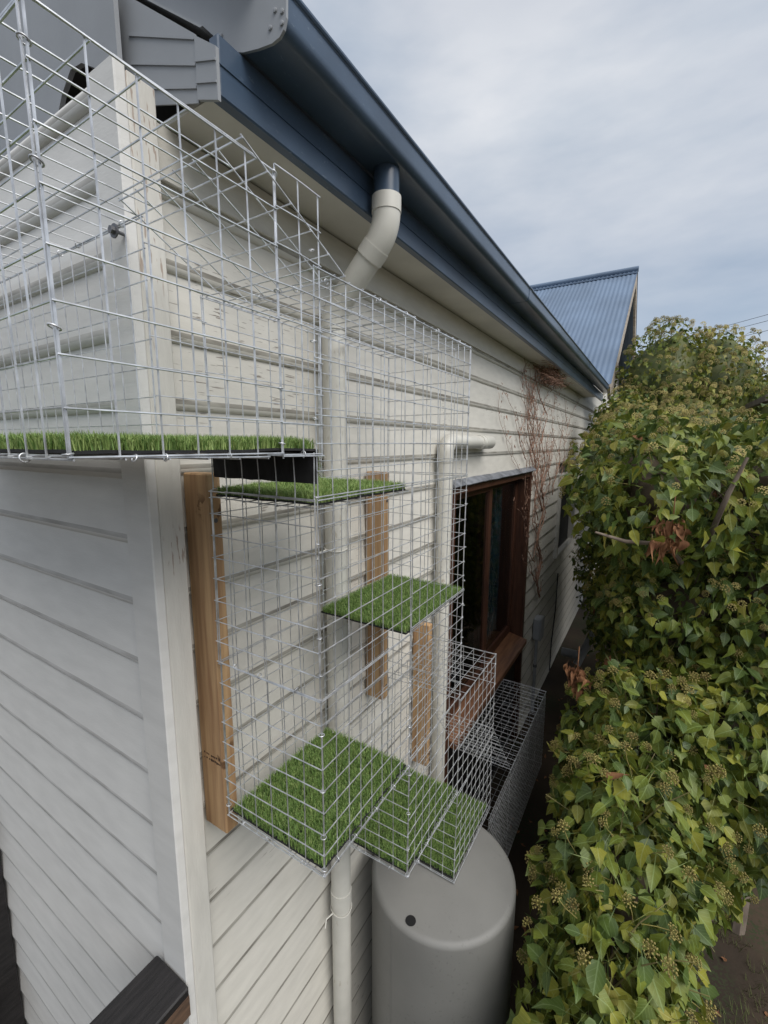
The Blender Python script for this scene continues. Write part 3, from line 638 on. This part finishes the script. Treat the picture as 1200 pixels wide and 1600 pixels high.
a0 = math.atan2(0.688-0.905, 0.285-0.345)
m = MB(); px, py = 0.345+0.2905*math.cos(a0), 0.905+0.2905*math.sin(a0); m.box(px-0.0012, px+0.0012, py-0.0012, py+0.0008, -H+0.03, zt-0.035); m.build('mould_seam', 'tank', tk)

# ================================================================== DECK TIMBERS (bottom left)
bm_ = thing('deck_beam', 'black stained timber beam butting the gable wall near the corner', 'timber beam', (-0.02, -0.6, -1.46))
m = MB(); m.cbox(-0.088, 0.052, -1.3, -0.024, -1.45, -1.365, 0.004); m.build('beam', ['dark_stain'], bm_)
m = MB(); m.box(0.0521, 0.0535, -1.3, -0.026, -1.448, -1.388); m.build('worn_side', 'bare_wood', bm_)
m = MB(); m.box(-0.07, 0.03, -1.29, -1.20, -H, -1.4505); m.build('post', 'dark_stain', bm_)
dk = thing('dark_post', 'dark timber post standing against the gable wall beside the deck', 'timber post', (-1.38, -0.07, -H))
m = MB(); m.cbox(-1.46, -1.30, -0.12, -0.018, -H, -1.45, 0.005); m.build('post', 'dark_stain', dk)
m = MB(); m.cbox(-1.42, -1.18, -1.4, -0.125, -2.36, -2.30, 0.004); m.build('stair_string', 'dark_stain', dk)

# ================================================================== DEAD VINE ON THE WALL
vr = random.Random(21)
vine = thing('dead_vine', 'leafless reddish brown vine climbing the boards past the redwood window', 'vine', (0.02, 4.0, -1.6))
m = MB(); lf = MB()
def vine_stem(y, z, z_end, rad, drift, depth=0):
    pts = []; rs = []; p = Vector((0.008+rad, y, z)); nseg = max(6, int(abs(z_end-z)/0.035)); dz = (z_end-z)/nseg; ph = vr.uniform(0, 6)
    for i in range(nseg+1):
        pts.append(p.copy()); rs.append(max(0.0012, rad*(1-0.75*i/nseg)))
        p = p + Vector((0, drift*0.035+0.034*math.sin(i*0.45+ph)+vr.uniform(-.03, .03), dz)); p.x = 0.006+rad+vr.uniform(0, 0.008)
        if depth < 2 and vr.random() < (0.16 if depth == 0 else 0.07): vine_stem(p.y, p.z, p.z+vr.uniform(0.12, 0.45), rad*0.55, vr.uniform(-1.6, 1.4), depth+1)
        for _ in range(2 if vr.random() < 0.5 else 1):      # bits of dry leaf and root
            c = p + Vector((0.008, vr.uniform(-.045, .045), vr.uniform(-.02, .02))); s = vr.uniform(0.008, 0.02); q = [c+Vector((vr.uniform(0, .6), vr.uniform(-1, 1), vr.uniform(-1, 1)))*s for _ in range(4)]
            lf.add(q, [(0, 1, 2), (0, 2, 3)])
    m.tube(pts, rs, 5)
for i in range(4): vine_stem(4.05+vr.uniform(-.3, .4), -1.15+vr.uniform(0, .6), 0.52+vr.uniform(-.05, .1), 0.0045+vr.uniform(0, .003), -0.35+vr.uniform(-.3, .25))
vine_stem(3.62, -0.2, 0.45, 0.006, -0.5); vine_stem(3.72, -0.15, 0.42, 0.004, 0.1); vine_stem(4.3, -0.5, 0.4, 0.005, 0.1); vine_stem(4.5, -0.55, 0.25, 0.006, 0.5); vine_stem(4.9, -0.4, 0.3, 0.005, 0.3); vine_stem(3.75, -1.1, -0.3, 0.006, -0.2)
vine_stem(4.12, -1.6, 0.3, 0.011, -0.08); vine_stem(4.05, -1.5, 0.1, 0.008, 0.05)
m.build('stems', 'vine', vine, smooth=True, sharp=None); lf.build('dry_bits', 'vine', vine)
m = MB()
for _ in range(420):
    c = Vector((0.05+vr.uniform(-.04, .1), 3.75+vr.gauss(0, .22), 0.60+vr.uniform(-.07, .055))); d = Vector((vr.uniform(-1, 1), vr.uniform(-1, 1), vr.uniform(-.5, .4)))*vr.uniform(.02, .06)
    m.tube([c-d, c+d*0.2+Vector((0, 0, .01)), c+d], 0.0022, 3)
nest = thing('old_nest', 'clump of dry brown twigs tucked under the eave above the vine', 'nest', (0.05, 3.75, 0.58)); x = m.build('twigs', 'vine', nest); x['kind'] = 'stuff'

# ================================================================== IVY
LEAF = [   # (outline variants) x across, y along; ordered right side base->tip
    [(0.10, -0.06), (0.34, 0.10), (0.40, 0.34), (0.26, 0.66), (0.0, 1.0)],
    [(0.14, -0.10), (0.50, 0.12), (0.31, 0.38), (0.21, 0.66), (0.0, 1.0)],
    [(0.08, -0.03), (0.26, 0.14), (0.31, 0.40), (0.19, 0.72), (0.0, 1.05)],
    [(0.18, -0.14), (0.40, -0.02), (0.47, 0.28), (0.15, 0.50), (0.0, 0.92)],
    [(0.06, 0.02), (0.20, 0.10), (0.36, 0.48), (0.24, 0.78), (0.0, 1.02)]]
def leaf_local(v, curl, fold, wav):
    R = LEAF[v]; mid = [(0, 0.0), (0, 0.22), (0, 0.42), (0, 0.68)]
    V = [Vector((x, y, -curl*y*y)) for x, y in mid]
    Rt = [Vector((x, y, fold*x + wav*(1 if i % 2 else -1)*0.04 - curl*y*y)) for i, (x, y) in enumerate(R[:4])]
    Lt = [Vector((-x, y, fold*x + wav*(-1 if i % 2 else 1)*0.04 - curl*y*y)) for i, (x, y) in enumerate(R[:4])]
    tip = Vector((0, R[4][1], -curl*1.15))
    V = V + Rt + Lt + [tip]           # 0-3 mid, 4-7 right, 8-11 left, 12 tip
    F = [(0, 4, 5), (0, 5, 1), (1, 5, 6), (1, 6, 2), (2, 6, 7), (2, 7, 3), (3, 7, 12), (0, 9, 8), (0, 1, 9), (1, 10, 9), (1, 2, 10), (2, 11, 10), (2, 3, 11), (3, 12, 11)]
    # stalk
    k = len(V); V += [Vector((0.022, 0, 0)), Vector((-0.022, 0, 0)), Vector((0.0, -0.75, 0.10))]; F.append((k, k+1, k+2))
    return V, F
IVYM = ['ivy_a', 'ivy_b', 'ivy_c', 'ivy_yellow', 'dead_leaf']
def leaf_frame(nrm, rnd, droop=0.95, spread=0.68):
    z = (nrm*0.75 + Vector((0, 0, 0.55)) + Vector((rnd.gauss(0, 1), rnd.gauss(0, 1), rnd.gauss(0, 1)))*spread).normalized()
    t = Vector((0, 0, -droop)) + nrm*0.35 + Vector((rnd.gauss(0, 1), rnd.gauss(0, 1), rnd.gauss(0, 1)))*0.45
    y = (t - z*t.dot(z)); y = y.normalized() if y.length > 1e-4 else z.orthogonal().normalized()
    x = y.cross(z); return Matrix((x, y, z)).transposed()
CR = Vector((CAM.x, CAM.y, 0.0))
def to_px(p):
    q = p - CR; dz = q.dot(f_)
    if dz < 0.05: return None
    return 600+684.5*q.dot(r_)/dz, 800+684.5*q.dot(d_)/dz, dz
leaf_cache = {}
def leaf_mesh(v, c, mi):
    key = (v, c, mi)
    if key not in leaf_cache:
        V, F = leaf_local(v, (0.12, 0.3, 0.5)[c], (0.25, 0.4, 0.15)[c], (0.5, 1.0, 0.8)[c]); b_ = MB(); b_.add(V, F); b_.uv = [(q.x, q.y) for q in V]
        leaf_cache[key] = b_.mesh('ivy_leaf', IVYM[mi], smooth=True)
    return leaf_cache[key]
um = MB(); ur = random.Random(4)
for i in range(26):
    a = i*2.39996; t = (i+0.5)/26; el = math.acos(1-1.35*t); d = Vector((math.sin(el)*math.cos(a), math.sin(el)*math.sin(a), math.cos(el)))
    c = d*0.021*ur.uniform(.85, 1.1); s = 0.0042*ur.uniform(.8, 1.15)
    um.add([c+Vector(q)*s for q in ((1,0,0),(-1,0,0),(0,1,0),(0,-1,0),(0,0,1),(0,0,-1))], [(0,2,4),(2,1,4),(1,3,4),(3,0,4),(2,0,5),(1,2,5),(3,1,5),(0,3,5)])
    um.tube([(0, 0, 0), c], 0.0007, 3, cap=False)
um.tube([(0, 0, 0), (0.008, 0.0, -0.045), (0.004, 0.006, -0.10)], 0.0016, 4, cap=False)
UMB = []
for i in range(20):
    a = i*2.39996; el = math.acos(1-1.35*(i+0.5)/20); UMB.append((0.021*math.sin(el)*math.cos(a), 0.021*math.sin(el)*math.sin(a), 0.021*math.cos(el)))
umbel_me = um.mesh('flower_cluster', 'flower', smooth=True)
def ivy(name, label, blobs, count, size, seed, singles=300, umbels=200, mats=(0.46, 0.30, 0.20, 0.03, 0.01), base=None, core=0.34, layers=(0.5, 1.06), trunks=(), umb_bias=0.0, clumpy=0.5, umb_size=1.0, extra=0, core_mat='twig'):
    r = random.Random(seed); o = thing(name, label, 'ivy', base)
    blobs = [(Vector(c), Vector(s)) for c, s in blobs]
    area = [(s.x*s.y+s.y*s.z+s.x*s.z) for c, s in blobs]; tot = sum(area); leaves = []; um_pts = []
    for (c, s), a in zip(blobs, area):
        k = int(count*a/tot)
        for _ in range(k):
            d = Vector((r.gauss(0, 1), r.gauss(0, 1), r.gauss(0, 1))).normalized()
            nz = noise.noise(c + d*2.3); nz2 = noise.noise(c*2+d*5.5)
            lay = layers[0]+(layers[1]-layers[0])*r.random()**0.8 + clumpy*(0.22*nz+0.14*nz2)
            p = c + Vector((d.x*s.x, d.y*s.y, d.z*s.z))*lay
            if p.z < -H+0.03: continue
            inside = False
            for c2, s2 in blobs:
                if c2 is c: continue
                q = p-c2
                if (q.x/s2.x)**2+(q.y/s2.y)**2+(q.z/s2.z)**2 < 0.62: inside = True; break
            if inside: continue
            nr = Vector((d.x/s.x, d.y/s.y, d.z/s.z)).normalized()
            if p.x < 0.05: continue
            leaves.append((p, nr, lay))
    # the ones that show largest become objects of their own
    scored = []
    for i, (p, nr, lay) in enumerate(leaves):
        q = to_px(p)
        if q and -20 < q[0] < 1220 and -20 < q[1] < 1620 and nr.dot((CR-p).normalized()) > -0.1: scored.append((q[2]-0.9*(lay-0.9), i))
    scored.sort(); single = set(i for _, i in scored[:singles])
    B = MB()
    for i, (p, nr, lay) in enumerate(leaves):
        M = leaf_frame(nr, r); sc = size*(r.uniform(0.42, 0.8) if r.random() < 0.35 else r.uniform(0.75, 1.25)); mi = r.choices(range(5), mats)[0]; v = r.choice((0, 1, 2, 3, 4)); cu = r.randrange(3)
        if i in single:
            place('ivy_leaf', leaf_mesh(v, cu, mi), o, p, M.to_quaternion(), sc)
        else:
            V, F = leaf_local(v, (0.12, 0.3, 0.5)[cu], (0.25, 0.4, 0.15)[cu], (0.5, 1.0, 0.8)[cu]); B.cur = mi
            B.add([p + M @ (q*sc) for q in V], F); B.uv += [(q.x, q.y) for q in V]
    x = B.build('foliage', IVYM, o, origin=base, smooth=True, sharp=None); x['kind'] = 'stuff'
    # flower heads stand just outside the leaves
    cand = [t for t in leaves if t[2] > 1.0 and t[1].z > -0.25+umb_bias]
    cand2 = []
    for t in cand:
        q = to_px(t[0])
        if q and -10 < q[0] < 1210 and -10 < q[1] < 1610 and t[1].dot((CR-t[0]).normalized()) > -0.3: cand2.append(t)
    r.shuffle(cand2)
    more = MB()
    for p, nr, lay in cand2[umbels:umbels+extra]:
        c = p+nr*r.uniform(0.0, 0.04)+Vector((0, 0, 0.012)); M = (nr+Vector((r.gauss(0, .35), r.gauss(0, .35), 0.5))).normalized().to_track_quat('Z', 'Y').to_matrix(); sc = umb_size*r.uniform(.6, 1.1)
        for q in UMB: more.add([c+M @ (Vector(q)*sc+Vector(w_)*0.0058*sc) for w_ in ((1,0,-.4),(-.5,.87,-.4),(-.5,-.87,-.4),(0,0,1))], [(0,1,3),(1,2,3),(2,0,3)])
    if more.v: x = more.build('flower_heads', 'flower', o, smooth=True, sharp=None); x['kind'] = 'stuff'
    for p, nr, lay in cand2[:umbels]:
        dirn = (nr+Vector((r.gauss(0, .35), r.gauss(0, .35), 0.45+r.gauss(0, .3)))).normalized()
        place('flower_cluster', umbel_me, o, p+nr*r.uniform(0.0, 0.035)+Vector((0, 0, 0.012)), dirn.to_track_quat('Z', 'Y'), umb_size*r.uniform(0.7, 1.15))
    # woody inside
    T = MB()
    for c, s in blobs:
        for _ in range(10):
            d = Vector((r.gauss(0, 1), r.gauss(0, 1), r.gauss(0, .8))).normalized(); e = c+Vector((d.x*s.x, d.y*s.y, d.z*s.z))*r.uniform(.7, .98); st = c+Vector((r.uniform(-.1, .1), r.uniform(-.1, .1), -s.z*0.6))
            if e.x < 0.1: continue
            mid_ = (st+e)/2+Vector((r.uniform(-.06, .06), r.uniform(-.06, .06), r.uniform(-.06, .1))); T.tube([st, mid_, e], [0.009, 0.006, 0.002], 5)
    T.build('twigs', 'twig', o, smooth=True)
    S_ = MB(); outer = [t for t in leaves if t[2] > 1.02]; r.shuffle(outer)
    for p, nr, lay in outer[:140]:
        st = p - nr*r.uniform(.12, .2) - Vector((0, 0, r.uniform(.02, .08))); e = p + nr*r.uniform(0.0, .03)+Vector((r.gauss(0, .03), r.gauss(0, .03), r.uniform(-.01, .05)))
        S_.tube([st, (st+e)/2+Vector((0, 0, .03)), e], [0.0032, 0.0026, 0.0014], 4)
    S_.build('stems', 'ivy_stem', o, smooth=True)['kind'] = 'stuff'
    for tr in trunks:
        k = MB(); k.tube(tr[0], tr[1], 9); k.build('trunk', 'bark', o, smooth=True)
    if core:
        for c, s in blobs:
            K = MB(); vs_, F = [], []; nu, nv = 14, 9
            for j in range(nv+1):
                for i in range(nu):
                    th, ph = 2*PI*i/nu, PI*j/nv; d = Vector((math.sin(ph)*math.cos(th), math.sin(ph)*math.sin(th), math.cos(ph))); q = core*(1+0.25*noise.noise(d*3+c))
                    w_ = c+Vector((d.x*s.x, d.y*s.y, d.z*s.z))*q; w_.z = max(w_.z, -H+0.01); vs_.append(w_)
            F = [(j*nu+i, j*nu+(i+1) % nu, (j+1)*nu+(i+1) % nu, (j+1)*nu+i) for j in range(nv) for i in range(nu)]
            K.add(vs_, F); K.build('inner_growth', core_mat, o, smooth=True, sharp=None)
    return o
ivy('ivy_hedge', 'low bushy ivy hedge growing beside the grey tank', 
    [((.94, .50, -2.18), (.235, .38, .42)), ((.955, .85, -1.90), (.25, .42, .42)), ((.97, 1.30, -1.76), (.30, .46, .48)), ((1.02, 1.85, -1.66), (.39, .52, .56)), ((1.38, 2.05, -1.52), (.40, .5, .52)),
     ((.96, 1.0, -2.45), (.26, .8, .45)), ((1.1, 2.4, -2.2), (.5, .6, .7)), ((.98, -0.05, -2.45), (.24, .45, .42))], 20000, 0.066, 31, umbels=210, extra=0, base=(1.0, 1.2, -H), mats=(0.48, 0.25, 0.24, 0.027, 0.003),
    trunks=[([(1.45, 2.5, -2.9), (1.46, 2.42, -1.6), (1.50, 2.35, -1.05), (1.42, 2.5, -0.6)], [.05, .04, .032, .02]), ([(1.6, 2.5, -2.9), (1.58, 2.4, -1.5), (1.62, 2.38, -1.0), (1.75, 2.5, -.5)], [.05, .045, .04, .02])])
ivy('ivy_shrub', 'tall ivy shrub with yellowish flower heads leaning over towards the house wall',
    [((1.00, 2.30, -.28), (.47, .62, .40)), ((1.50, 2.45, -.24), (.48, .55, .46)), ((.86, 2.95, -.20), (.42, .75, .42)), ((1.9, 2.7, -.3), (.4, .6, .5)), ((1.25, 3.5, -.35), (.6, .8, .55)), ((.85, 4.3, -.1), (.48, .9, .42)), ((.72, 4.9, -1.2), (.42, 1.0, 1.1)), ((1.3, 3.3, -1.1), (.55, .6, .6)), ((1.12, 2.36, -.90), (.42, .42, .36)), ((1.52, 2.30, -.82), (.42, .40, .36)), ((.72, 5.4, .02), (.45, .8, .4)), ((.58, 5.75, .30), (.36, .5, .36)),
     ((1.3, 4.2, -1.6), (.7, 1.4, 1.2))],
    36000, 0.065, 32, umbels=300, extra=900, umb_size=0.85, base=(1.2, 3, -H), mats=(0.44, 0.36, 0.177, 0.02, 0.003), umb_bias=0.2,
    trunks=[([(1.3, 3.2, -2.9), (1.30, 2.9, -1.4), (1.28, 2.62, -0.72), (1.16, 2.5, -0.35)], [.05, .035, .022, .012]), ([(1.30, 2.9, -1.3), (1.40, 2.6, -0.75), (1.42, 2.5, -0.45)], [.022, .02, .012]),
            ([(1.10, 2.05, -0.58), (1.02, 1.85, -0.46), (0.86, 1.72, -0.44), (0.74, 1.66, -0.40)], [.014, .011, .009, .005]), ([(1.16, 2.2, -.6), (1.18, 1.85, -.42), (1.22, 1.76, -.2), (1.27, 1.78, -.05)], [.016, .012, .010, .006])])
ivy('ivy_thicket', 'large ivy covered thicket rising beyond the shrub, in front of the blue roof',
    [((.95, 7.3, .75), (.62, .7, .98)), ((1.55, 7.7, .75), (.7, .8, .88)), ((2.3, 8.2, .42), (.8, .9, .62)), ((1.2, 6.9, 0), (.8, .7, .8)), ((2.6, 7.8, -.2), (1.2, 1, .9)), ((1.8, 7.6, -1.6), (1.4, 1, 1.3)), ((3.6, 8.6, -.1), (1.1, 1, .7))],
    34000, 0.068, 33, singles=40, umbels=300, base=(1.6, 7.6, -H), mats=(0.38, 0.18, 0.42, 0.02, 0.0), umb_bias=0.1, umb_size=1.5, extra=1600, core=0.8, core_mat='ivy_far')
# hanging dead leaves and a few loose yellow leaves on the shrub
for k_, (c, lab) in enumerate((((1.035, 1.70, -0.36), 'cluster of crisp orange brown leaves hanging in the ivy shrub'), ((0.70, 1.75, -1.17), 'small cluster of dry orange leaves hanging over the dark gap'))):
    r = random.Random(50+k_); m = MB(); S_ = 1.0 if k_ == 0 else 0.8
    for _ in range(44):
        V, F = leaf_local(r.choice((0, 2, 4)), r.uniform(.5, 1.4), .9, 1.4); p = Vector(c)+Vector((r.gauss(0, .03), r.gauss(0, .02), r.uniform(-.09, .05)))*S_
        M = leaf_frame(Vector((r.gauss(0, 1), -1, 0)).normalized(), r, 1.6, .5); m.add([p+M @ (q*0.047*S_) for q in V], F)
    m.tube([Vector(c)+Vector((0, 0, .16)), Vector(c)], 0.003, 4)
    tag(m.build('dead_leaf_cluster', 'dead_leaf', None, smooth=True, sharp=None), lab, 'dead leaves')

# grass and litter in the yard to the right of the hedge
r = random.Random(77); m = MB()
for _ in range(40000):
    x, y = r.uniform(1.15, 3.6), r.uniform(0.6, 6.0)
    if noise.noise(Vector((x*2.1, y*2.1, 9)))+0.25*noise.noise(Vector((x*9, y*9, 2))) < -0.16: continue
    z = gz(x, y); a = r.uniform(0, 6.28); L_ = r.uniform(.02, .06); dx, dy = math.cos(a), math.sin(a)
    m.add([(x-dy*.0016, y+dx*.0016, z), (x+dy*.0016, y-dx*.0016, z), (x+dx*L_*.6, y+dy*L_*.6, z+L_)], [(0, 1, 2)])
gg = m.build('grass', 'ground_grass', None, smooth=False); gg['kind'] = 'stuff'; tag(gg, 'thin patchy grass on the bare soil of the yard', 'grass')
m = MB()
for _ in range(520):
    x, y = r.uniform(0.2, 4.0), r.uniform(0.6, 6.0); z = gz(x, y)+0.006; V, F = leaf_local(r.choice((0, 2)), r.uniform(-.3, .5), .3, 1); M = Matrix.Rotation(r.uniform(0, 6.28), 3, 'Z') @ Matrix.Rotation(r.gauss(0, .3), 3, 'X')
    m.add([Vector((x, y, z))+M @ (q*r.uniform(.02, .045)) for q in V], F)
gl = m.build('leaf_litter', 'dead_leaf', None); gl['kind'] = 'stuff'; tag(gl, 'dry brown leaves scattered over the soil', 'leaf litter')

# ================================================================== BACKGROUND RIGHT
sh = thing('garden_shed', 'low shed with a brown roof edge beyond the ivy', 'shed', (3.6, 6, -H))
m = MB(); m.box(2.15, 5.2, 5.5, 6.5, -H, 0.42); m.build('wall', 'old_barge', sh)
m = MB(); m.prism([(1.84, 0.50), (3.6, 1.02), (5.5, 0.50), (5.5, 0.45), (3.6, 0.96), (1.84, 0.44)], 'y', 5.35, 6.6); m.build('roof', 'shed_roof', sh)
def far_tree(label, c, hgt, rad, seed, nl=2600):
    r = random.Random(seed); o = thing('garden_tree', label, 'tree', (c[0], c[1], -H)); T = MB(); top = Vector((c[0], c[1], hgt))
    T.tube([(c[0], c[1], -H), (c[0]+.1, c[1], hgt*0.2), (c[0], c[1], hgt*.65)], [.22, .16, .08], 9); Lf = MB(); ends = []
    for i in range(46):
        a = r.uniform(0, 6.28); st = Vector((c[0], c[1], r.uniform(hgt*.2, hgt*.62))); e = Vector((c[0]+rad*math.cos(a)*r.uniform(.4, 1), c[1]+rad*math.sin(a)*r.uniform(.4, 1), st.z+r.uniform(.2, .55)*hgt*.6))
        T.tube([st, (st+e)/2+Vector((0, 0, .2)), e], [.06, .035, .012], 5); ends += [e, (st+e)/2, st.lerp(e, .75)]
    T.build('trunk', 'bark', o, smooth=True)
    for _ in range(nl):
        p = r.choice(ends)+Vector((r.gauss(0, .3), r.gauss(0, .3), r.gauss(0, .22))); s = r.uniform(.05, .1); d = [Vector((r.gauss(0, 1), r.gauss(0, 1), r.gauss(0, 1))).normalized()*s for _ in range(2)]
        Lf.add([p-d[0], p+d[1]*.5, p+d[0], p-d[1]*.5], [(0, 1, 2, 3)])
    x = Lf.build('crown', 'tree_leaf', o); x['kind'] = 'stuff'
far_tree('grey green open crowned tree far beyond the shed', (4.6, 19.2), 3.3, 1.3, 8)
def pole(label, x, y):
    o = thing('utility_pole', label, 'pole', (x, y, -H)); m = MB(); m.tube([(x, y, -H), (x, y, 7.2)], [.16, .11], 10); m.build('pole', 'bark', o, smooth=True)
    m = MB(); m.box(x-.7, x+.7, y-.75, y-.65, 6.9, 7.0); m.build('crossarm', 'bark', o)
PA, PB = Vector((-4.0, 42.1, 6.9)), Vector((24.0, 7.8, 6.9))
pole('timber power pole far behind the blue roof', PA.x, PA.y); pole('timber power pole beyond the yard', PB.x, PB.y)
for dz, nm in ((0.32, 'topmost of the three'), (0.0, 'between the other two'), (-0.5, 'lowest of the three')):
    m = MB(); m.tube([PA.lerp(PB, t)+Vector((0, 0, dz-0.5*4*t*(1-t))) for t in [k/24 for k in range(25)]], 0.012, 5)
    tag(m.build('power_cable', 'cable', None, smooth=True), 'thin dark overhead power cable in the sky, ' + nm, 'cable', 'overhead power cables')
